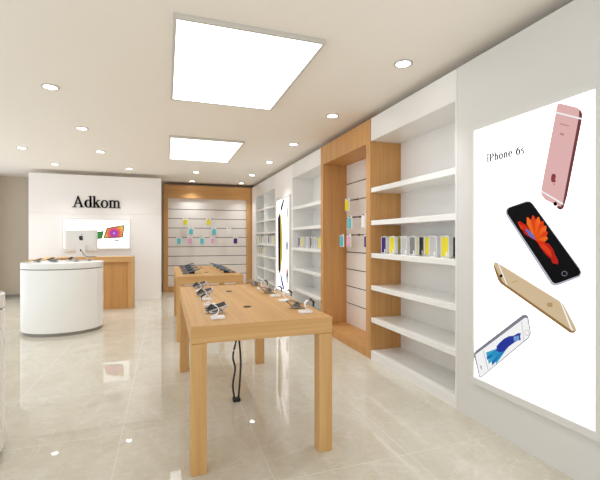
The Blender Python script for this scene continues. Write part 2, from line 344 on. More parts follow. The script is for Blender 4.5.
ART_LIGHTBOX = [
 ('rose','printed_phone','rose',1,[(1.7129,2.2014),(1.6972,2.1999),(1.5956,2.1435),(1.5825,2.1252),(1.5842,2.086),(1.6628,1.693),(1.6786,1.6064),(1.691,1.5867),(1.7097,1.5911),(1.7944,1.6379),(1.8182,1.6681),(1.8217,1.6935)]),
 ('rose','side_edge','rose_dark',1,[(1.5956,2.1435),(1.5729,2.1165),(1.5656,2.0974),(1.5684,2.0645),(1.6543,1.6452),(1.6756,1.5767),(1.691,1.5672),(1.7035,1.5704),(1.7224,1.5891),(1.7097,1.5911),(1.691,1.5867),(1.6786,1.6064),(1.6628,1.693),(1.5842,2.086),(1.5825,2.1252)]),
 ('rose','antenna_line','print_white',2,[(1.7243,2.1601),(1.7256,2.1502),(1.5695,2.0665),(1.5679,2.0756)]),
 ('rose','antenna_line','print_white',2,[(1.8217,1.6997),(1.8203,1.6889),(1.6786,1.5952),(1.6768,1.6051)]),
 ('rose','camera_lens','print_black',2,[(1.7148,1.6041),(1.716,1.5985),(1.7193,1.5942),(1.7242,1.592),(1.7296,1.5924),(1.7344,1.5953),(1.7378,1.6002),(1.739,1.6061),(1.7378,1.6118),(1.7344,1.6161),(1.7296,1.6182),(1.7242,1.6178),(1.7193,1.6148),(1.716,1.6099)]),
 ('rose','emblem','rose_dark2',2,[(1.7378,1.7395),(1.7335,1.7353),(1.7279,1.7345),(1.723,1.7411),(1.7261,1.7487),(1.7265,1.7572),(1.7244,1.7641),(1.7216,1.7673),(1.7251,1.7798),(1.7293,1.7865),(1.7335,1.7872),(1.7378,1.7848),(1.742,1.7885),(1.7463,1.7879),(1.7513,1.7766),(1.7538,1.7599),(1.7527,1.7476),(1.7477,1.7378),(1.742,1.7364)]),
 ('rose','emblem_leaf','rose_dark2',2,[(1.7378,1.7335),(1.7371,1.7261),(1.7342,1.7197),(1.7307,1.7169),(1.731,1.7241),(1.7339,1.7305)]),
 ('rose','fine_print','rose_mid',2,[(1.6972,2.0822),(1.6423,2.0542),(1.6435,2.0481),(1.6984,2.076)]),
 ('rose','fine_print','rose_mid',2,[(1.696,2.0261),(1.6713,2.0139),(1.6725,2.0013),(1.6972,2.0133)]),
 ('black','printed_phone','silver_print',1,[(2.0873,1.5928),(2.0748,1.6084),(1.9292,1.6407),(1.8996,1.6374),(1.8765,1.6181),(1.5785,1.2286),(1.5695,1.2056),(1.5774,1.1795),(1.7035,1.12),(1.732,1.1107),(1.7546,1.119),(2.0873,1.5584)]),
 ('black','front_glass','print_black',2,[(2.0773,1.5921),(2.0583,1.6072),(1.9262,1.6339),(1.8996,1.6316),(1.8808,1.6159),(1.5842,1.2265),(1.574,1.2064),(1.5842,1.188),(1.7047,1.1324),(1.7275,1.1257),(1.7442,1.1335),(2.0773,1.5702)]),
 ('black','fish_picture','fish_crimson',3,[(1.8636,1.3937),(1.9825,1.4929),(1.9748,1.5124),(1.9217,1.4778)]),
 ('black','fish_picture','fish_red',3,[(1.857,1.3838),(1.968,1.4619),(1.9908,1.5027),(1.982,1.5099),(1.9358,1.4888),(1.849,1.3909)]),
 ('black','fish_picture','fish_crimson',3,[(1.8566,1.3834),(1.9406,1.4256),(1.9556,1.455),(1.9479,1.463),(1.9123,1.4554),(1.8494,1.3913)]),
 ('black','fish_picture','fish_orange',3,[(1.8582,1.3855),(1.922,1.4893),(1.9235,1.5311),(1.9125,1.5344),(1.8813,1.5021),(1.8478,1.3893)]),
 ('black','fish_picture','fish_red',3,[(1.8586,1.3866),(1.8931,1.5024),(1.8836,1.5431),(1.8722,1.544),(1.8506,1.5061),(1.8474,1.3881)]),
 ('black','fish_picture','fish_orange',3,[(1.8586,1.3878),(1.8635,1.4984),(1.8445,1.5327),(1.8334,1.5313),(1.8217,1.4936),(1.8474,1.387)]),
 ('black','fish_picture','fish_red',3,[(1.8583,1.389),(1.8387,1.4831),(1.8131,1.5074),(1.8028,1.5038),(1.7997,1.4698),(1.8477,1.3858)]),
 ('black','fish_picture','fish_orange',3,[(1.8577,1.3902),(1.8207,1.4636),(1.7921,1.4768),(1.7833,1.471),(1.787,1.442),(1.8483,1.3845)]),
 ('black','fish_picture','fish_red',3,[(1.8563,1.3914),(1.8081,1.4399),(1.7808,1.4408),(1.7746,1.4328),(1.7843,1.4097),(1.8497,1.3833)]),
 ('black','fish_picture','fish_orange',3,[(1.854,1.3923),(1.7981,1.4152),(1.7766,1.4048),(1.7748,1.3952),(1.7911,1.3787),(1.852,1.3824)]),
 ('black','fish_picture','fish_red',3,[(1.8509,1.392),(1.8011,1.3885),(1.7924,1.3706),(1.7965,1.3614),(1.8166,1.3539),(1.8551,1.3827)]),
 ('black','fish_picture','fish_blue',4,[(1.9367,1.4587),(1.9143,1.455),(1.8851,1.432),(1.8565,1.3905),(1.8707,1.3936),(1.907,1.4161)]),
 ('black','fish_picture','fish_crimson',3,[(1.8565,1.3873),(1.8286,1.375),(1.7677,1.3664),(1.7416,1.3334),(1.7288,1.3037),(1.7066,1.2628),(1.7097,1.2417),(1.7449,1.2485),(1.7546,1.2723),(1.7877,1.2983),(1.8217,1.3376)]),
 ('black','fish_picture','fish_red',4,[(1.8355,1.3686),(1.7877,1.3569),(1.7546,1.3209),(1.7481,1.2847),(1.7877,1.3137),(1.8217,1.3438)]),
 ('black','home_button','silver_dark',3,[(1.6513,1.1924),(1.653,1.1857),(1.6579,1.1799),(1.6649,1.1763),(1.6728,1.1756),(1.6799,1.1779),(1.6849,1.1828),(1.6866,1.1893),(1.6849,1.1962),(1.6799,1.2019),(1.6728,1.2055),(1.6649,1.2061),(1.6579,1.2037),(1.653,1.1988)]),
 ('black','home_button','print_black',4,[(1.6543,1.1921),(1.6557,1.1869),(1.6595,1.1825),(1.6651,1.1798),(1.6714,1.1792),(1.677,1.181),(1.6809,1.1847),(1.6823,1.1897),(1.6809,1.195),(1.677,1.1994),(1.6714,1.2021),(1.6651,1.2026),(1.6595,1.2008),(1.6557,1.1971)]),
 ('gold','printed_phone','gold',1,[(2.1897,1.2288),(2.1647,1.2281),(1.7035,1.0276),(1.6756,1.0112),(1.6042,0.8911),(1.5985,0.8735),(1.6187,0.8632),(2.0974,1.0849),(2.1186,1.1006),(2.1924,1.2108)]),
 ('gold','side_edge','gold_dark',1,[(2.1924,1.2108),(2.1969,1.1998),(2.1542,1.104),(2.1298,1.0806),(1.6364,0.8517),(1.6129,0.8548),(1.5985,0.8735),(1.6187,0.8632),(2.0974,1.0849),(2.1186,1.1006)]),
 ('gold','antenna_line','print_white',2,[(1.6972,1.0232),(1.686,1.019),(1.6176,0.8652),(1.6293,0.8684)]),
 ('gold','antenna_line','print_white',2,[(2.1594,1.2249),(2.1472,1.22),(2.074,1.0765),(2.084,1.0795)]),
 ('gold','camera_lens','print_black',2,[(2.1161,1.1364),(2.1173,1.1311),(2.1206,1.1267),(2.1254,1.1239),(2.1308,1.1234),(2.1356,1.1253),(2.139,1.1291),(2.1402,1.1341),(2.139,1.1394),(2.1356,1.1439),(2.1308,1.1466),(2.1254,1.1471),(2.1206,1.1452),(2.1173,1.1414)]),
 ('gold','emblem','gold_mid',2,[(1.7612,1.0037),(1.7557,1.0063),(1.7484,1.0075),(1.742,1.0049),(1.7461,1.0006),(1.7466,0.9963),(1.7438,0.9931),(1.7402,0.9918),(1.7447,0.985),(1.7502,0.9811),(1.7557,0.9802),(1.7612,0.9808),(1.7667,0.9783),(1.7722,0.978),(1.7787,0.9831),(1.782,0.9912),(1.7806,0.9975),(1.7741,1.0032),(1.7667,1.0046)]),
 ('gold','fine_print','gold_mid',2,[(2.042,1.0977),(1.9942,1.1179),(1.9942,1.1129),(2.042,1.0927)]),
 ('white','printed_phone','silver_dark',1,[(2.3769,0.5275),(2.3628,0.5495),(1.9548,0.8944),(1.9292,0.9018),(1.9121,0.892),(1.8924,0.7906),(1.907,0.755),(2.3113,0.3615),(2.3309,0.3608),(2.38,0.5038)]),
 ('white','front_glass','print_white',2,[(2.3688,0.5176),(2.3468,0.5359),(1.9382,0.8792),(1.9173,0.882),(1.8975,0.7894),(1.9114,0.7584),(2.3113,0.3682),(2.325,0.3681)]),
 ('white','screen_edge','silver_print',3,[(2.2919,0.5659),(2.2871,0.5701),(2.2427,0.4457),(2.2474,0.4406)]),
 ('white','screen_edge','silver_print',3,[(1.9625,0.8495),(1.9594,0.8521),(1.9427,0.7306),(1.9465,0.7271)]),
 ('white','fish_picture','fish_navy',4,[(1.9671,0.7734),(1.9724,0.749),(1.9671,0.7272),(1.9942,0.7172),(2.0299,0.6881),(2.0624,0.6593),(2.0957,0.6195),(2.1385,0.5973),(2.1691,0.603),(2.1647,0.636),(2.1385,0.6674),(2.1042,0.7017),(2.0624,0.7296),(2.0219,0.7433),(1.9903,0.7667)]),
 ('white','fish_picture','fish_sky',5,[(2.0259,0.7343),(1.9825,0.7533),(1.9786,0.7297),(2.0179,0.7046)]),
 ('white','fish_picture','fish_cyan',3,[(2.0999,0.6391),(2.1298,0.6381),(2.2633,0.5627),(2.2567,0.539),(2.0957,0.6161)]),
 ('white','fish_picture','fish_teal',3,[(2.0999,0.6391),(2.1298,0.6381),(2.2586,0.5348),(2.252,0.5112),(2.0957,0.6161)]),
 ('white','fish_picture','fish_cyan',3,[(2.0999,0.6391),(2.1298,0.6381),(2.2446,0.5112),(2.2381,0.4878),(2.0957,0.6161)]),
 ('white','fish_picture','fish_teal',3,[(2.0999,0.6391),(2.1298,0.6381),(2.2123,0.5086),(2.2059,0.4854),(2.0957,0.6161)]),
 ('white','fish_picture','fish_cyan',3,[(2.0999,0.6391),(2.1298,0.6381),(2.1762,0.53),(2.17,0.5071),(2.0957,0.6161)]),
 ('white','home_button','silver_print',3,[(1.9026,0.7895),(1.9043,0.7807),(1.9092,0.7729),(1.9163,0.7674),(1.9242,0.7656),(1.9314,0.7676),(1.9364,0.7733),(1.9382,0.7814),(1.9364,0.7902),(1.9314,0.7982),(1.9242,0.8035),(1.9163,0.8053),(1.9092,0.8031),(1.9043,0.7975)]),
 ('white','home_button','print_white',4,[(1.9062,0.7887),(1.9076,0.7814),(1.9115,0.7748),(1.9171,0.7704),(1.9234,0.7689),(1.9291,0.7707),(1.933,0.7755),(1.9344,0.7822),(1.933,0.7896),(1.9291,0.7962),(1.9234,0.8006),(1.9171,0.802),(1.9115,0.8001),(1.9076,0.7954)]),
 ('white','speaker_slot','silver_dark',3,[(2.3191,0.4497),(2.3113,0.4551),(2.3035,0.4293),(2.3113,0.4232)]),
]
ART_SLIM = [
 ('slim','printed_phone','print_black',1,[(7.5055,2.1698),(7.4148,2.1713),(7.4984,2.0593),(7.6127,1.9469),(7.708,1.9695),(7.6272,2.0696)]),
 ('slim2','printed_phone','fish_yellow',1,[(7.8664,1.8174),(7.7902,1.9068),(7.7006,1.9117),(7.6127,1.7443),(7.5409,1.4),(7.5552,1.0379),(7.6858,0.7053),(7.7902,0.6554),(7.8511,0.7751)]),
 ('slim2','front_glass','print_black',2,[(7.8896,1.8185),(7.7902,1.8964),(7.7154,1.8511),(7.6858,1.3591),(7.708,0.7445),(7.7752,0.667),(7.8587,0.7328)]),
 ('slim3','printed_phone','fish_navy',1,[(7.7154,0.6516),(7.6418,0.6581),(7.401,0.3833),(7.4564,0.3565),(7.6127,0.4683)]),
 ('slim4','printed_phone','silver_print',1,[(7.1801,1.8802),(7.1846,1.8138),(7.1973,1.7608),(7.2157,1.7319),(7.2362,1.7327),(7.2548,1.7635),(7.2677,1.8181),(7.2723,1.8858),(7.2677,1.9529),(7.2548,2.006),(7.2362,2.0345),(7.2157,2.0328),(7.1973,2.0016),(7.1846,1.9472)]),
 ('slim4','front_glass','silver_dark',2,[(7.1964,1.9197),(7.1986,1.8697),(7.205,1.8299),(7.2142,1.808),(7.2245,1.8085),(7.2337,1.8314),(7.2401,1.8722),(7.2424,1.9227),(7.2401,1.9729),(7.2337,2.0128),(7.2245,2.0345),(7.2142,2.0337),(7.205,2.0106),(7.1986,1.97)]),
 ('slim5','printed_phone','silver_dark',1,[(7.1801,1.2463),(7.1859,1.1962),(7.2022,1.1556),(7.2259,1.1324),(7.2524,1.1316),(7.2764,1.1533),(7.2931,1.1934),(7.2991,1.244),(7.2931,1.2949),(7.2764,1.3357),(7.2524,1.3583),(7.2259,1.3585),(7.2022,1.3363),(7.1859,1.2963)]),
 ('slim5','front_glass','fish_navy',2,[(7.1931,1.2846),(7.1964,1.2553),(7.2054,1.2317),(7.2186,1.2183),(7.2333,1.218),(7.2465,1.2308),(7.2557,1.2542),(7.259,1.2836),(7.2557,1.3131),(7.2465,1.3368),(7.2333,1.35),(7.2186,1.3501),(7.2054,1.3371),(7.1964,1.3137)]),
 ('slim6','printed_phone','print_black',1,[(7.1671,0.6713),(7.1729,0.6041),(7.1891,0.549),(7.2127,0.5167),(7.2391,0.5137),(7.2631,0.5411),(7.2797,0.5934),(7.2857,0.6604),(7.2797,0.7284),(7.2631,0.7839),(7.2391,0.8156),(7.2127,0.8175),(7.1891,0.7895),(7.1729,0.7374)]),
 ('slim6','front_glass','fish_crimson',2,[(7.1997,0.7646),(7.2035,0.7434),(7.2145,0.7257),(7.2303,0.715),(7.248,0.7135),(7.2639,0.7215),(7.275,0.7375),(7.279,0.7582),(7.275,0.7796),(7.2639,0.7974),(7.248,0.8079),(7.2303,0.8092),(7.2145,0.8011),(7.2035,0.7852)]),
 ('slim6','rim','silver_print',2,[(7.1801,0.6125),(7.1839,0.5871),(7.1948,0.5659),(7.2106,0.553),(7.2281,0.5512),(7.244,0.5607),(7.2551,0.5798),(7.259,0.6046),(7.2551,0.6303),(7.244,0.6515),(7.2281,0.6642),(7.2106,0.6658),(7.1948,0.6561),(7.1839,0.6371)]),
]
ART_SCREEN = [
 ('tab','pictured_computer','print_black',1,[(-1.3068,1.389),(-1.2392,1.6183),(-0.8776,1.6951),(-0.9123,1.4112)]),
 ('tab','pictured_screen','wallpaper',2,[(-1.283,1.4088),(-1.2233,1.603),(-0.898,1.6725),(-0.9287,1.4312)]),
 ('tab2','pictured_computer','print_black',1,[(-1.6049,1.3565),(-1.5661,1.498),(-1.2969,1.5562),(-1.3326,1.389)]),
 ('tab2','pictured_screen','green_print',2,[(-1.5855,1.3739),(-1.5505,1.485),(-1.3128,1.5386),(-1.3464,1.4022)]),
 ('tab2','pictured_screen_corner','fish_crimson',3,[(-1.3326,1.4571),(-1.3128,1.5386),(-1.3108,1.5386),(-1.3464,1.4022),(-1.3543,1.4)]),
 ('tab','caption_mark','silver_dark',1,[(-1.0849,1.3512),(-0.9897,1.3555),(-0.9897,1.3332),(-1.0849,1.329)]),
 ('tab','caption_mark','pink_print',1,[(-1.1673,1.3867),(-1.1392,1.3889),(-1.1392,1.3646),(-1.1673,1.3624)]),
 ('tab2','caption_mark','silver_dark',1,[(-1.3899,1.343),(-1.3504,1.3451),(-1.3504,1.3275),(-1.3899,1.3254)]),
]

def printed(art, parent, put, vec):
    """flat printed pictures: one part per picture, its details as sub-parts"""
    groups = {}
    for g, n, m, l, p in art: groups.setdefault(g, []).append((n, m, l, p))
    for g, items in groups.items():
        root = None; done = {}
        for n, m, l, p in items:
            pts = [put(a, b, l) for a, b in p]
            if n in done and n != 'antenna_line':
                done[n].mat(m).prism(pts, vec)
            else:
                key = n if n not in done else n + str(len(done))
                done[key] = MB().mat(m).prism(pts, vec)
        for i, (n, mb) in enumerate(done.items()):
            nm = n.rstrip('0123456789')
            o = mb.build(nm, None, parent if root is None else root)
            if root is None: root = o

# ------------------------------------------------------------------ the setting
XW = 2.24      # front plane of the fittings along the right wall
TOP = 2.78     # top of the fittings
ZC = 2.86      # ceiling
M['floor'] = marble_floor()
struct('floor', B(-3.9, 2.80, -1.4, 11.1, -.1, 0), 'floor')
struct('ceiling', B(-3.9, 2.80, -1.4, 11.1, ZC, ZC + .1), 'ceiling')
struct('wall_right', B(2.68, 2.80, -1.4, 11.0, 0, ZC), 'side_paint')
struct('wall_back', B(-3.8, 2.80, 11.0, 11.1, 0, ZC), 'taupe')
struct('wall_left', B(-3.9, -3.8, 10.4, 11.1, 0, ZC), 'side_paint')   # left side and front are left open to let in the added fill light
struct('baseboard_back', B(-3.8, -2.74, 10.98, 11.0, 0, .06), 'plinth', bevel=.003)
# white cladding around the light boxes and in the far corner
struct('trim_1', B(XW, 2.68, -1.4, 2.595, 0, TOP), 'dimmed_wall')
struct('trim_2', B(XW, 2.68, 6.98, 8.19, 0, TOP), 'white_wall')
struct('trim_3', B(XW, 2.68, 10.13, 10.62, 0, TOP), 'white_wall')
# feature wall in three stacked panels
mb = MB()
for z0, z1 in ((0, .803), (.817, 1.926), (1.940, 2.77)): mb.box(-2.72, -.105, 9.58, 9.86, z0, z1)
mb.box(-2.715, -.11, 9.59, 9.85, 0, 2.765)
struct('wall_center', mb, 'white_wall', bevel=.002)

# ------------------------------------------------------------------ ceiling lamps
def panel_light(y0, y1, label):
    x0, x1 = .045, 1.115; cx, cy = (x0 + x1) / 2, (y0 + y1) / 2
    t = thing('ceiling_panel_light', label, 'ceiling light', (cx, cy, ZC), 0, 'square light panels on the ceiling')
    hx, hy = (x1 - x0) / 2, (y1 - y0) / 2; w = .022; d = .034
    mb = MB(); mb.box(-hx, hx, -hy, -hy + w, -d, 0); mb.box(-hx, hx, hy - w, hy, -d, 0)
    mb.box(-hx, -hx + w, -hy + w, hy - w, -d, 0); mb.box(hx - w, hx, -hy + w, hy - w, -d, 0)
    mb.build('frame', 'lampframe', t, bevel=.002)
    B(-hx + w, hx - w, -hy + w, hy - w, -d + .006, -.005).build('diffuser', 'panel_glow', t)
panel_light(2.655, 4.25, 'large lit square ceiling panel nearest the front, above the near oak table')
panel_light(5.84, 7.47, 'smaller looking lit ceiling panel farther back, above the far oak table')

spots = [(1.875, 2.81, 'in the right row, first from the front'), (1.875, 4.285, 'in the right row, second from the front'), (1.875, 5.78, 'in the right row, third from the front'),
         (1.875, 7.29, 'in the right row, fourth from the front'), (1.885, 8.93, 'in the right row, fifth from the front'), (1.89, 10.34, 'in the right row, last before the oak back unit'),
         (.63, 8.93, 'just behind the far light panel'), (.63, 10.36, 'just before the header of the oak back unit'),
         (-1.055, 4.344, 'left of the near light panel, largest on the left'), (-1.055, 5.85, 'left of the far light panel, second in the left row'),
         (-1.045, 7.33, 'third in the left row, before the lettered wall'), (-.735, 8.93, 'above the right part of the lettered wall'),
         (-2.2, 7.42, 'farthest left, above the round white counter'), (-2.075, 8.87, 'above the left part of the lettered wall'),
         (-3.25, 7.42, 'added unseen at far left to brighten the back wall, front one'), (-3.25, 8.87, 'added unseen at far left to brighten the back wall, back one')]  # last two lamps are added out of view to brighten the back wall
dl = None
for x, y, lab in spots:
    if dl is None:
        dl = thing('downlight', 'round ceiling downlight ' + lab, 'downlight', (x, y, ZC), 0, 'recessed ceiling downlights')
        mb = MB(); n = 28
        ring = lambda r: [(r * math.cos(2 * PI * i / n), r * math.sin(2 * PI * i / n), -.010) for i in range(n)]
        mb.strip(ring(.078), ring(.058), (0, 0, .010), True); mb.build('trim_ring', 'ring', dl, bevel=.002)
        MB().cyl((0, 0, -.007), .058, .006, 28).build('lens', 'spot_glow', dl)
        o = dl
    else:
        o = dup(dl, (x, y, ZC), 'round ceiling downlight ' + lab)
for o in [q for q in bpy.data.objects if q.name.split('.')[0] == 'downlight' and q.parent is None]:
    ld = bpy.data.lights.new('lamp', 'SPOT'); ld.energy = SPOT; ld.spot_size = math.radians(84 if o.location.x > 1.5 else 104); ld.spot_blend = 1.0; ld.shadow_soft_size = .03
    ld.color = (.94, .97, 1.0)
    l = bpy.data.objects.new('lamp', ld); C.objects.link(l); l.parent = o; l.location = (0, 0, -.02)

# ------------------------------------------------------------------ right wall fittings
def shelf_unit(label, y0, y1, tops, header=2.52, divider=None, base=.104, left_side=True, right_side=True, thick=.055):
    cy = (y0 + y1) / 2; t = thing('shelf_unit', label, 'shelf unit', (2.45, cy, 0), 0, 'white wall shelving units')
    fx, bx = XW - 2.45, 2.68 - 2.45 - .002; a, b = y0 - cy, y1 - cy
    B(2.64 - 2.45, bx, a, b, base, TOP).build('back_panel', 'white', t)
    B(fx, 2.64 - 2.45, a, b, header, TOP).build('header', 'white', t, bevel=.002)
    B(fx, bx, a, b, 0, base).build('base', 'white', t, bevel=.003)
    s = .018
    if left_side: B(fx + .001, 2.64 - 2.45, b - s, b, base, header).build('side_panel', 'white', t)
    if right_side: B(fx + .001, 2.64 - 2.45, a, a + s, base, header).build('side_panel', 'white', t)
    aa = a + (s if right_side else 0); bb = b - (s if left_side else 0)
    cols = [(aa, bb)]
    if divider is not None:
        dv = divider - cy
        B(fx, 2.64 - 2.45, dv - .02, dv + .02, base, header).build('divider', 'white', t, bevel=.002); cols = [(aa, dv - .02), (dv + .02, bb)]
    for z in tops:
        for c0, c1 in cols:
            B(fx + .002, 2.64 - 2.45, c0, c1, z - thick, z).build('shelf', 'white_gloss', t, bevel=.004)
    return t
SH = [.483, .855, 1.226, 1.602, 1.979]
shelf_unit('widest white shelf unit, between the oak bay and the big light box', 2.60, 4.01, SH, left_side=False)
shelf_unit('white shelf unit with five shelves just beyond the oak bay', 5.55, 6.975, SH, right_side=False)
SF = [.389, .678, .967, 1.256, 1.545, 1.834, 2.123]
shelf_unit('two-column white shelf unit with seven tiers in the far right corner', 8.195, 10.125, SF, divider=9.21, header=2.47, thick=.04)

# oak display bay with slat wall
SLOTS = [.413 + .258 * k for k in range(8)]
t = thing('oak_display_bay', 'tall golden oak frame bay with pale slat wall, between two white shelf units', 'display bay', (2.45, 4.78, 0))
a, b = 4.015 - 4.78, 5.545 - 4.78; fx, bx = XW - .006 - 2.45, 2.676 - 2.45
B(fx, bx, a, a + .1, 0, TOP).build('side_panel', 'bay_oak_z', t, bevel=.002)
B(fx, bx, b - .1, b, 0, TOP).build('side_panel', 'bay_oak_z', t, bevel=.002)
B(fx, bx, a + .1, b - .1, 2.505, TOP).build('header', 'bay_oak_z', t, bevel=.002)
B(fx, bx, a + .1, b - .1, 0, .104).build('base', 'bay_oak_z', t, bevel=.002)
mb = MB(); zs = [.104] + SLOTS + [2.505]
for z0, z1 in zip(zs, zs[1:]):
    mb.box(2.62 - 2.45, 2.655 - 2.45, a + .1, b - .1, z0 + (.0075 if z0 > .2 else 0), z1 - (.0075 if z1 < 2.5 else 0))
mb.build('slat_panel', 'slat', t, bevel=.002)
B(2.632 - 2.45, bx, a + .1, b - .1, .104, 2.505).build('groove_backing', 'groove', t)
bay = t
# back wall unit
t = thing('oak_wall_unit', 'wide golden oak frame with pale slat wall across the back of the shop', 'display bay', (1.09, 10.8, 0))
a, b = -.06 - 1.09, 2.235 - 1.09; f, k = 10.64 - 10.8, .19
B(a, a + .11, f, k, 0, TOP).build('side_panel', 'bay_oak_z', t, bevel=.002)
B(b - .13, b, f, k, 0, TOP).build('side_panel', 'bay_oak_z', t, bevel=.002)
B(a + .11, b - .13, f, k, 2.44, TOP).build('header', 'bay_oak_x', t, bevel=.002)
B(a + .11, b - .13, f, k, 0, .14).build('base', 'bay_oak_x', t, bevel=.002)
SB = [.43 + .2462 * q for q in range(8)]
mb = MB(); zs = [.14] + SB + [2.44]
for z0, z1 in zip(zs, zs[1:]):
    mb.box(a + .11, b - .13, f + .07, f + .11, z0 + (.0085 if z0 > .2 else 0), z1 - (.0085 if z1 < 2.43 else 0))
mb.build('slat_panel', 'slat', t, bevel=.002)
B(a + .11, b - .13, f + .085, k - .01, .14, 2.44).build('groove_backing', 'groove', t)
back_unit = t

# hanging phone-case packs: built hanging in local coords, hook point at origin, pack facing -Y
def make_pack(color, label, loc, rz, group):
    t = thing('case_pack', label, 'phone case pack', loc, rz, group)
    mb = MB()
    mb.box(-.066, .066, -.006, .006, -.18, -.022); mb.box(-.066, -.016, -.006, .006, -.022, 0.008); mb.box(.016, .066, -.006, .006, -.022, .008); mb.box(-.016, .016, -.006, .006, -.004 + .006, .008)
    mb.build('backing_card', 'case_white', t, bevel=.004)
    mb = MB(); mb.box(-.05, .05, -.02, -.006, -.168, -.026); mb.build('phone_case', color, t, bevel=.007)
    return t
def make_hook(parent, x, z, l, y0):
    """straight peg from a slat groove, local to a unit facing -Y"""
    mb = MB(); mb.tube([(x, y0, z), (x, y0 - l, z), (x, y0 - l - .012, z + .010)], .0032, 8); mb.box(x - .02, x + .02, y0 - .004, y0 + .012, z - .012, z + .012)
    return mb.build('hook', 'steel', parent)
proto = {}
def pack(color, label, loc, rz, group):
    if color not in proto:
        proto[color] = make_pack(color, label, loc, rz, group); return proto[color]
    o = dup(proto[color], loc, label, rz); o['group'] = group; return o
gb = 'case packs on the back slat wall'
CN = {'yellow': 'yellow', 'cyan': 'turquoise', 'pink': 'pink', 'case_white': 'white', 'purple': 'dark purple'}
for col, x, row, lab in (('yellow', .48, 6, 'left one in the top row'), ('yellow', 1.067, 6, 'right one in the top row'),
                         ('cyan', .62, 5, 'left one of the middle row'), ('cyan', 1.21, 5, 'second of the middle row'), ('case_white', 1.608, 5, 'right end of the middle row'),
                         ('cyan', .319, 4, 'leftmost of the bottom row'), ('pink', .593, 4, 'left of the two pink packs'), ('cyan', .899, 4, 'between the two pink packs'),
                         ('pink', 1.171, 4, 'right of the two pink packs'), ('purple', 1.783, 4, 'right end of the bottom row')):
    z = SB[row]
    make_hook(back_unit, x - 1.09, z, .12, f + .085)
    pack(col, CN[col] + ' phone case pack on the back slat wall, ' + lab, (x, 10.8 + f - .02, z + .0018), 0, gb)
gs = 'case packs in the oak bay'
for col, y, row, lab in (('yellow', 5.08, 6, 'highest of the packs'), ('cyan', 5.0, 5, 'below the yellow one'), ('case_white', 4.58, 5, 'right end of the middle row'),
                         ('cyan', 5.265, 4, 'leftmost of the lowest row'), ('pink', 5.03, 4, 'the only pink one there'), ('purple', 4.50, 4, 'right end of the lowest row')):
    z = SLOTS[row]
    mb = MB(); mb.tube([(2.63 - 2.45, y - 4.78, z), (2.44 - 2.45, y - 4.78, z), (2.428 - 2.45, y - 4.78, z + .01)], .0045, 8)
    mb.box(2.612 - 2.45, 2.63 - 2.45, y - 4.80, y - 4.76, z - .012, z + .012); mb.build('hook', 'groove', bay)
    pack(col, CN[col] + ' phone case pack hanging in the oak bay, ' + lab, (2.46, y, z + .0032), -PI / 2, gs)

# boxed phone cases standing on the shelves (front faces -X)
def make_case_box(col, loc):
    t = thing('phone_case_box', '', 'phone case box', loc)
    w, h, d = .055, .19, .05
    mb = MB(); e = .009
    mb.box(0, d, -w, -w + e, 0, h); mb.box(0, d, w - e, w, 0, h); mb.box(0, d, -w + e, w - e, 0, e); mb.box(0, d, -w + e, w - e, h - e, h); mb.box(d - .006, d, -w + e, w - e, e, h - e)
    mb.build('frame', 'case_white', t, bevel=.003)
    B(.003, d - .008, -w + e + .001, w - e - .001, e + .001, h - e - .001).build('case', col, t, bevel=.004)
    B(-.001, .003, -w + e + .008, -w + e + .028, e, e + .040).build('price_tab', 'case_white', t, bevel=.002)
    B(.010, d - .015, -.02, .02, h, h + .006).build('lid_tab', 'case_white', t, bevel=.002)
    return t
cb = {}
def case_box(col, x, y, z, label, group):
    if col not in cb: cb[col] = make_case_box(col, (x, y, z)); o = cb[col]
    else: o = dup(cb[col], (x, y, z), '')
    o['label'] = label; o['group'] = group
N = {'purple': 'dark purple', 'yellow': 'yellow', 'clear': 'light grey', 'grey': 'mid grey', 'dark_grey': 'dark grey'}
g = 'boxed cases on the big shelf unit'; z = SH[2] + .0006
row = [('purple', 2.34, 3.90, 'first beside the oak panel'), ('yellow', 2.34, 3.73, 'second from the oak panel'), ('yellow', 2.43, 3.73, 'set back behind another yellow one'),
       ('clear', 2.34, 3.50, 'left one of two light grey'), ('grey', 2.34, 3.355, 'the only mid grey one'), ('dark_grey', 2.42, 3.325, 'set back in mid row'),
       ('yellow', 2.42, 3.21, 'set back behind a light grey one'), ('clear', 2.34, 3.035, 'right one of two light grey'),
       ('yellow', 2.34, 2.87, 'nearest the light box and standing forward'), ('dark_grey', 2.42, 2.815, 'last at the right end')]
for c, x, y, lab in row: case_box(c, x, y, z, N[c] + ' boxed case on the widest shelf unit, ' + lab, g)
g = 'boxed cases on the shelf unit beyond the oak bay'
for c, y, lab in (('purple', 6.895, 'leftmost of the row'), ('yellow', 6.735, 'second from the left'), ('clear', 6.48, 'third from the left'), ('dark_grey', 6.275, 'the only dark grey one'),
                  ('clear', 6.06, 'fifth from the left'), ('yellow', 5.86, 'last before the oak side')):
    case_box(c, 2.34, y, z, N[c] + ' boxed case just beyond the oak bay, ' + lab, g)
g = 'boxed cases on the far corner shelves'
for c, y, zz, lab in (('yellow', 9.98, SF[3], 'upper left row, first'), ('grey', 9.84, SF[3], 'upper left row, second'), ('dark_grey', 9.64, SF[3], 'upper left row, third'), ('yellow', 9.50, SF[3], 'upper left row, last'),
                      ('yellow', 9.98, SF[2], 'lower row, first'), ('grey', 9.84, SF[2], 'lower row, second'), ('dark_grey', 9.64, SF[2], 'lower row, third'), ('yellow', 9.50, SF[2], 'lower row, last'),
                      ('clear', 9.04, SF[3], 'upper right row, first'), ('purple', 8.90, SF[3], 'upper right row, second'), ('clear', 8.66, SF[3], 'upper right row, third'), ('yellow', 8.50, SF[3], 'upper right row, last')):
    case_box(c, 2.27, y, zz + .0006, N[c] + ' boxed case on the far corner shelves, ' + lab, g)

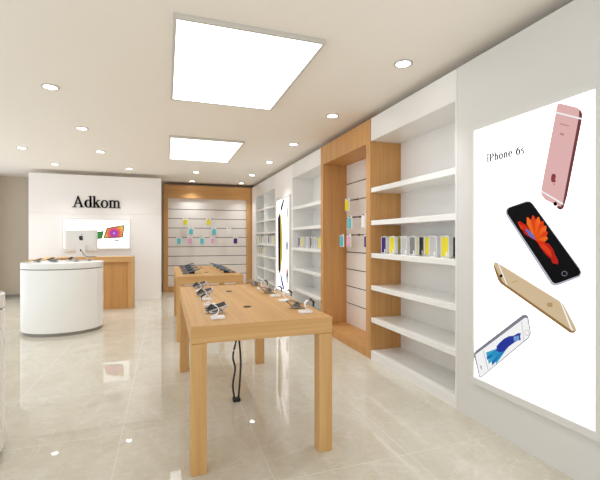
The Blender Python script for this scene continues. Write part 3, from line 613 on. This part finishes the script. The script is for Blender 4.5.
# light boxes
def light_box(label, y0, y1, z0, z1, art, w=.05):
    cy = (y0 + y1) / 2; t = thing('light_box', label, 'light box', (XW, cy, 0))
    a, b = y0 - cy, y1 - cy; mb = MB(); fx = -.036
    mb.box(fx, -.0005, a - w, b + w, z1, z1 + w); mb.box(fx, -.0005, a - w, b + w, z0 - w, z0); mb.box(fx, -.0005, a - w, a, z0, z1); mb.box(fx, -.0005, b, b + w, z0, z1)
    mb.build('frame', 'dimmed_wall', t, bevel=.002)
    B(-.025, -.001, a, b, z0, z1).build('display_panel', 'lightbox_glow', t)
    printed(art, t, lambda y, z, l: (-.0252 - .0004 * (l - 1), y - cy, z), (-.0004, 0, 0))
    return t
lb = light_box('big white lit light box picturing four phones, on the right wall', 1.489, 2.378, .347, 2.213, ART_LIGHTBOX)
cy = (1.489 + 2.378) / 2
_, wid = letters('iPhone 6s', lambda u, v: (0, 0, 0), (0, 0, 1), 1.0, 1.0, .05)
ls2, _ = letters('iPhone 6s', lambda u, v: (-.0252, 2.257 - cy - u * .322 / wid, 1.955 + v * .078), (-.0008, 0, 0), 1.0, 1.0, .05, .03)
for ch, mb in ls2:
    mb.build('printed_letter', 'print_grey', lb)
light_box('narrow tall lit light box with black and yellow pictures, between two white shelf units', 7.09, 7.97, .347, 2.18, ART_SLIM)

# ------------------------------------------------------------------ feature wall lettering and screen
t = thing('shop_sign', 'large black serif lettering on the white feature wall', 'sign', (-1.44, 9.58, 2.068))
_, wid = letters('Adkom', lambda u, v: (0, 0, 0), (0, 0, 1), 1.0)
ls, w2 = letters('Adkom', lambda u, v: (u * .962 / wid - .478, -.0005, v * .365), (0, -.018, 0), 1.0, 1.0, 0, .012)
for ch, mb in ls: mb.build('letter', 'ink', t)
t = thing('wall_screen', 'wide white lit screen picturing colourful tablets, on the lettered white wall', 'screen', (0, 0, 0))
x0, x1, z0, z1 = -2.069, -.783, 1.178, 1.794
mb = MB(); w = .03
mb.box(x0 - w, x1 + w, 9.535, 9.5795, z1, z1 + w); mb.box(x0 - w, x1 + w, 9.535, 9.5795, z0 - w, z0); mb.box(x0 - w, x0, 9.535, 9.5795, z0, z1); mb.box(x1, x1 + w, 9.535, 9.5795, z0, z1)
mb.build('frame', 'white', t, bevel=.003)
B(x0, x1, 9.545, 9.5795, z0, z1).build('display_panel', 'screen_glow', t)
printed(ART_SCREEN, t, lambda x, z, l: (x, 9.5448 - .0005 * (l - 1), z), (0, -.0005, 0))

# ------------------------------------------------------------------ reception desk and computer
t = thing('reception_desk', 'light oak reception desk with framed front, before the feature wall', 'desk', (-1.4, 8.6, 0))
a, b = -2.2 + 1.4, -.615 + 1.4; f, k = 8.44 - 8.6, .20; zt = 1.03
B(a, b, f, k, zt - .105, zt).build('desk_top', 'oak_x', t, bevel=.002)
B(b - .1, b, f, k, 0, zt - .105).build('side_panel', 'oak_z', t, bevel=.002)
B(a, a + .1, f, k, 0, zt - .105).build('side_panel', 'oak_z', t, bevel=.002)
B(a + .1, b - .1, f + .05, f + .08, 0, zt - .105).build('front_panel', 'bay_oak_z', t)
B(a, a + .36, 7.68 - 8.6, f - .001, zt - .105, zt).build('return_top', 'oak_y', t, bevel=.002)
B(a, a + .36, 7.68 - 8.6, 7.78 - 8.6, 0, zt - .105).build('return_panel', 'oak_z', t, bevel=.002)

t = thing('desktop_computer', 'silver desktop computer seen from behind, standing on the oak desk', 'computer', (-1.57, 8.64, zt + .0006))
mb = MB(); W, H0, H1 = .285, .085, .53
def slab(y, gx, gz): return [(-W + gx, y, H0 + gz), (W - gx, y, H0 + gz), (W - gx, y, H1 - gz), (-W + gx, y, H1 - gz)]
mb.loft([slab(.012, 0, 0), slab(.002, 0, 0), slab(-.014, .012, .012), slab(-.022, .05, .05)])
mb.build('back_shell', 'silver', t, bevel=.006)
B(-W + .004, W - .004, .012, .018, H0 + .004, H1 - .004).build('screen', 'glass_black', t)
mb = MB()
mb.prism([(q[0] * .085, -.0225, .375 + q[1] * .105) for q in APPLE], (0, -.002, 0)); em = mb.build('emblem', 'ink', t)
MB().prism([(q[0] * .085, -.0225, .379 + q[1] * .105) for q in LEAF], (0, -.002, 0)).build('emblem_leaf', 'ink', em)
mb = MB(); prof = [(-.048, .235), (-.075, .02), (-.085, .008), (-.085, 0), (.06, 0), (.06, .008), (-.06, .012), (-.038, .235)]
mb.prism([(-.085, y, z_) for y, z_ in prof], (.17, 0, 0)); st = mb.build('stand', 'silver', t, bevel=.003)
n = 16
mb = MB(); mb.prism([(.013 * math.cos(2 * PI * i / n), -.0642 + .004 - (.02 * math.sin(2 * PI * i / n)) * .118, .13 + .022 * math.sin(2 * PI * i / n)) for i in range(n)], (0, -.006, 0)); mb.build('cable_hole', 'ink', st)
mb = MB(); mb.tube([(.02, -.065, .12), (.05, -.10, .06), (.10, -.12, .012), (.18, -.13, .006), (.28, -.12, .006)], .005, 8); mb.build('power_cord', 'black', t)

# ------------------------------------------------------------------ round counters
def round_counter():
    t = thing('round_counter', 'large round white counter carrying phones, before the oak desk', 'counter', (-1.477, 6.81, 0), 0, 'round white counters')
    n = 72
    e = lambda a, b, z: [(a * math.cos(2 * PI * i / n), b * math.sin(2 * PI * i / n), z) for i in range(n)]
    A, Bb = .545, .474
    MB().loft([e(A - .03, Bb - .03, 0), e(A - .03, Bb - .03, .055)]).build('plinth', 'plinth', t, smooth=True)
    MB().loft([e(A - .003, Bb - .003, .05), e(A, Bb, .053), e(A, Bb, .942)]).build('body', 'white_gloss', t, smooth=True)
    MB().loft([e(A - .014, Bb - .014, .942), e(A - .014, Bb - .014, .957)]).build('shadow_gap', 'plinth', t, smooth=True)
    MB().loft([e(A, Bb, .957), e(A + .001, Bb + .001, .96), e(A + .001, Bb + .001, 1.036), e(A - .004, Bb - .004, 1.04)]).build('counter_top', 'white_gloss', t, smooth=True)
    return t
rc = round_counter()
dup(rc, (-1.532, 2.95, 0), 'white round counter cut off by the left edge of the picture')

# ------------------------------------------------------------------ tables
TT = .88; TS = TT + .0006
def table():
    t = thing('oak_table', 'near light oak display table with phones and watches along both sides', 'table', (.588, 3.359, 0), 0, 'oak display tables')
    hx, hy = .4505, .987; l = .092
    mb = MB(); mb.mat('oak_y').mat('oak_x'); mb.box(-hx, hx, -hy, hy, TT - .105, TT)
    for fc in mb.bm.faces:
        fc.normal_update(); fc.material_index = 1 if abs(fc.normal.y) > .9 else 0      # end boards run across
    mb.build('table_top', None, t, bevel=.003)
    for sx in (-1, 1):
        for sy in (-1, 1):
            xs = sorted((sx * hx, sx * (hx - l))); ys = sorted((sy * hy, sy * (hy - l)))
            B(xs[0], xs[1], ys[0], ys[1], 0, TT - .1062).build('leg', 'oak_z', t, bevel=.003)
    for y in (-.435, .465):
        mb = MB(); n = 20
        rg = lambda r: [(r * math.cos(2 * PI * i / n) - .008, y + r * math.sin(2 * PI * i / n), TT) for i in range(n)]
        mb.strip(rg(.03), rg(.022), (0, 0, .004), True); mb.cyl((-.008, y, TT), .022, .002, 20); mb.build('cable_grommet', 'black', t)
    return t
tb = table()
dup(tb, (.588, 6.495, 0), 'far light oak display table with two rows of dark tablets')

# floor box and hanging cables under the near table
t = thing('cable_box', 'black floor box with two black cables under the near oak table', 'cable', (.572, 3.355, 0))
B(-.032, .032, -.025, .025, 0, .03).build('box', 'black', t, bevel=.004)
def spline(cp, n=8):
    P_ = [Vector(p) for p in cp]; P_ = [P_[0] * 2 - P_[1]] + P_ + [P_[-1] * 2 - P_[-2]]; out = []
    for i in range(1, len(P_) - 2):
        for k_ in range(n):
            u = k_ / n; a_, b_, c_, d_ = P_[i - 1:i + 3]
            out.append(.5 * ((2 * b_) + (c_ - a_) * u + (2 * a_ - 5 * b_ + 4 * c_ - d_) * u * u + (3 * b_ - a_ - 3 * c_ + d_) * u ** 3))
    return out + [P_[-2]]
H_ = .735
zz = lambda q: .031 + (1 - q / 195) * H_
MB().tube(spline([(x_, y_, zz(q)) for q, x_, y_ in ((0, -.012, 0), (40, -.036, .004), (62, .002, .02), (100, -.030, -.004), (130, -.010, .004), (165, -.030, 0), (195, -.018, 0))]), .0085, 8).build('cable', 'black', t, smooth=True)
MB().tube(spline([(x_, y_, zz(q)) for q, x_, y_ in ((0, .006, 0), (60, .022, -.006), (110, .037, 0), (150, .032, 0), (195, .019, 0))]), .0085, 8).build('cable', 'black', t, smooth=True)

# ------------------------------------------------------------------ display phones and watches
def make_phone():
    """phone tilted on a low security stand: long side along X, inner (+X) end raised"""
    t = thing('display_phone', '', 'phone', (0, 0, 0))
    MB().cyl((-.01, 0, 0), .03, .008, 24).build('stand', 'chrome', t, bevel=.002, smooth=True)
    mb = MB(); mb.tube([(-.01, 0, .007), (.0, 0, .02), (.006, 0, .034)], .011, 12); mb.build('stand_post', 'chrome', t, smooth=True)
    R = Matrix.Translation((0.0, 0, .040)) @ Matrix.Rotation(math.radians(-17), 4, 'Y') @ Matrix.Rotation(math.radians(14), 4, 'X')
    b1 = MB().box(-.072, .072, -.036, .036, -.0042, .0042); bmesh.ops.transform(b1.bm, matrix=R, verts=b1.bm.verts)
    bo = b1.build('body', 'chrome', t, bevel=.003)
    b2 = MB().box(-.069, .069, -.033, .033, .0038, .0050); bmesh.ops.transform(b2.bm, matrix=R, verts=b2.bm.verts)
    b2.build('screen', 'glass_black', bo)
    b3 = MB().cyl((-.0625, 0, .0049), .0045, .0006, 14); bmesh.ops.transform(b3.bm, matrix=R, verts=b3.bm.verts)
    b3.build('home_button', 'chrome', bo)
    pts = [(.012 + .036 * math.cos(a * .6) * (1 - .01 * a), .028 * math.sin(a * .6) + .012, .006 + .0011 * a) for a in range(0, 30)]
    MB().tube([(.0, .01, .02)] + pts[::-1], .0034, 6).build('security_cable', 'steel', t, smooth=True)
    mb = MB(); mb.tube([(.03, -.03, .004), (.05, -.034, .03), (.082, -.028, .052)], .005, 8); mb.build('clamp_arm', 'chrome', t, smooth=True)
    return t

def make_watch():
    """watch on a curved acrylic cradle, base towards -X, loop towards +X"""
    t = thing('display_watch', '', 'watch', (0, 0, 0))
    B(-.052, .036, -.026, .026, 0, .019).build('base', 'acrylic', t, bevel=.004)
    arc = lambda r, a0, a1, n=18: [(.018 + r * math.cos(math.radians(a0 + (a1 - a0) * i / n)), -.013, .056 + r * math.sin(math.radians(a0 + (a1 - a0) * i / n))) for i in range(n + 1)]
    mb = MB(); mb.strip(arc(.034, 95, 275), arc(.030, 95, 275), (0, .026, 0)); mb.build('cradle', 'acrylic', t)
    mb = MB(); mb.strip(arc(.035, 100, -25), arc(.031, 100, -25), (0, .026, 0)); mb.build('strap', 'black', t)
    c = Matrix.Translation((.018 + .036 * math.cos(math.radians(48)), 0, .056 + .036 * math.sin(math.radians(48)))) @ Matrix.Rotation(math.radians(42), 4, 'Y')
    b1 = MB().box(-.021, .021, -.018, .018, -.004, .004); bmesh.ops.transform(b1.bm, matrix=c, verts=b1.bm.verts); wc = b1.build('watch_case', 'black', t, bevel=.004)
    b2 = MB().box(-.018, .018, -.015, .015, .0038, .0048); bmesh.ops.transform(b2.bm, matrix=c, verts=b2.bm.verts); b2.build('watch_face', 'glass_black', wc)
    return t

ph = make_phone(); wt = make_watch(); first = {'p': ph, 'w': wt}
st = [('w', 2.55, 'nearest the front'), ('p', 2.755, 'nearest the front'), ('w', 3.06, 'second from the front'), ('w', 3.345, 'third from the front'),
      ('p', 3.60, 'second from the front'), ('w', 3.865, 'farthest one'), ('p', 4.175, 'farthest one')]
kn = {'p': 'silver phone on a stand', 'w': 'watch on a white cradle'}
for side, x, rz_p, rz_w in (('left', .306, 0, PI), ('right', .922, PI, 0)):
    for kk, y, lab in st:
        xx = x + (.02 if kk == 'p' and side == 'left' else 0)
        lbl = '%s, %s side of near oak table, %s' % (kn[kk], side, lab); grp = 'display phones on the near oak table' if kk == 'p' else 'watches on the near oak table'
        rz = rz_p if kk == 'p' else rz_w
        if first.get(kk):
            o = first[kk]; first[kk] = None; o.location = (xx, y, TS); o.rotation_euler = (0, 0, rz); o['label'] = lbl; o['group'] = grp
        else: dup(ph if kk == 'p' else wt, (xx, y, TS), lbl, rz, grp)

def make_tablet():
    t = thing('display_tablet', '', 'tablet', (0, 0, 0))
    R = Matrix.Translation((0, 0, .036)) @ Matrix.Rotation(math.radians(-14), 4, 'Y')
    b1 = MB().box(-.125, .125, -.066, .066, -.005, .004); bmesh.ops.transform(b1.bm, matrix=R, verts=b1.bm.verts); bo = b1.build('body', 'teal_edge', t, bevel=.003)
    b2 = MB().box(-.119, .119, -.058, .058, .0036, .0052); bmesh.ops.transform(b2.bm, matrix=R, verts=b2.bm.verts); b2.build('screen', 'navy', bo)
    mb = MB(); mb.prism([(-.03, -.02, 0), (.05, -.02, 0), (.05, -.02, .040), (-.03, -.02, .022)], (0, .04, 0)); mb.build('stand', 'black', t, bevel=.002)
    return t
tab = make_tablet(); used = False
for side, x, rz in (('left', .345, .10), ('right', .87, PI - .10)):
    for y, lab in ((5.92, 'nearest of its row'), (6.36, 'second of its row'), (6.80, 'third of its row'), (7.24, 'farthest of its row')):
        lbl = 'dark tablet on the %s side of the far oak table, %s' % (side, lab)
        if not used: used = True; tab.location = (x, y, TS); tab.rotation_euler = (0, 0, rz); tab['label'] = lbl; tab['group'] = 'tablets on the far oak table'
        else: dup(tab, (x, y, TS), lbl, rz, 'tablets on the far oak table')

for x, y, rz, lab in ((-1.80, 6.74, .3, 'leftmost'), (-1.70, 7.03, .8, 'second from left, at the back'), (-1.545, 6.60, .4, 'third from left, nearest the front'),
                      (-1.44, 7.10, 1.2, 'middle of the back edge'), (-1.28, 6.70, 2.5, 'second from the right'), (-1.13, 6.88, 2.7, 'rightmost')):
    c_ = dup(ph, (x, y, 1.0406), 'small phone on a stand on the round white counter, ' + lab, rz, 'display phones on the round counter'); c_.scale = (.8, .8, .8)

# ------------------------------------------------------------------ world, camera, view
w = bpy.data.worlds.new('added_fill_world'); bpy.context.scene.world = w; w.use_nodes = True  # uniform world serves as added fill light
bg = w.node_tree.nodes['Background']; bg.inputs['Color'].default_value = (.925, .965, 1.0, 1); bg.inputs['Strength'].default_value = WORLD
cd = bpy.data.cameras.new('camera'); cam = bpy.data.objects.new('camera', cd); C.objects.link(cam)
cd.sensor_width = 36; cd.lens = 36 * 391 / 600; cd.shift_y = -2 / 600; cd.clip_start = .02
cam.location = (0, 0, 1.4); cam.rotation_euler = (PI / 2, 0, -math.atan2(134, 391))
S = bpy.context.scene; S.camera = cam
S.view_settings.view_transform = 'Standard'; S.view_settings.look = 'None'; S.view_settings.gamma = 1; S.view_settings.use_curve_mapping = False
S.view_settings.exposure = EXPO
S.cycles.use_denoising = True
S.cycles.max_bounces = 10; S.cycles.diffuse_bounces = 6; S.cycles.glossy_bounces = 4; S.cycles.caustics_reflective = False; S.cycles.caustics_refractive = False
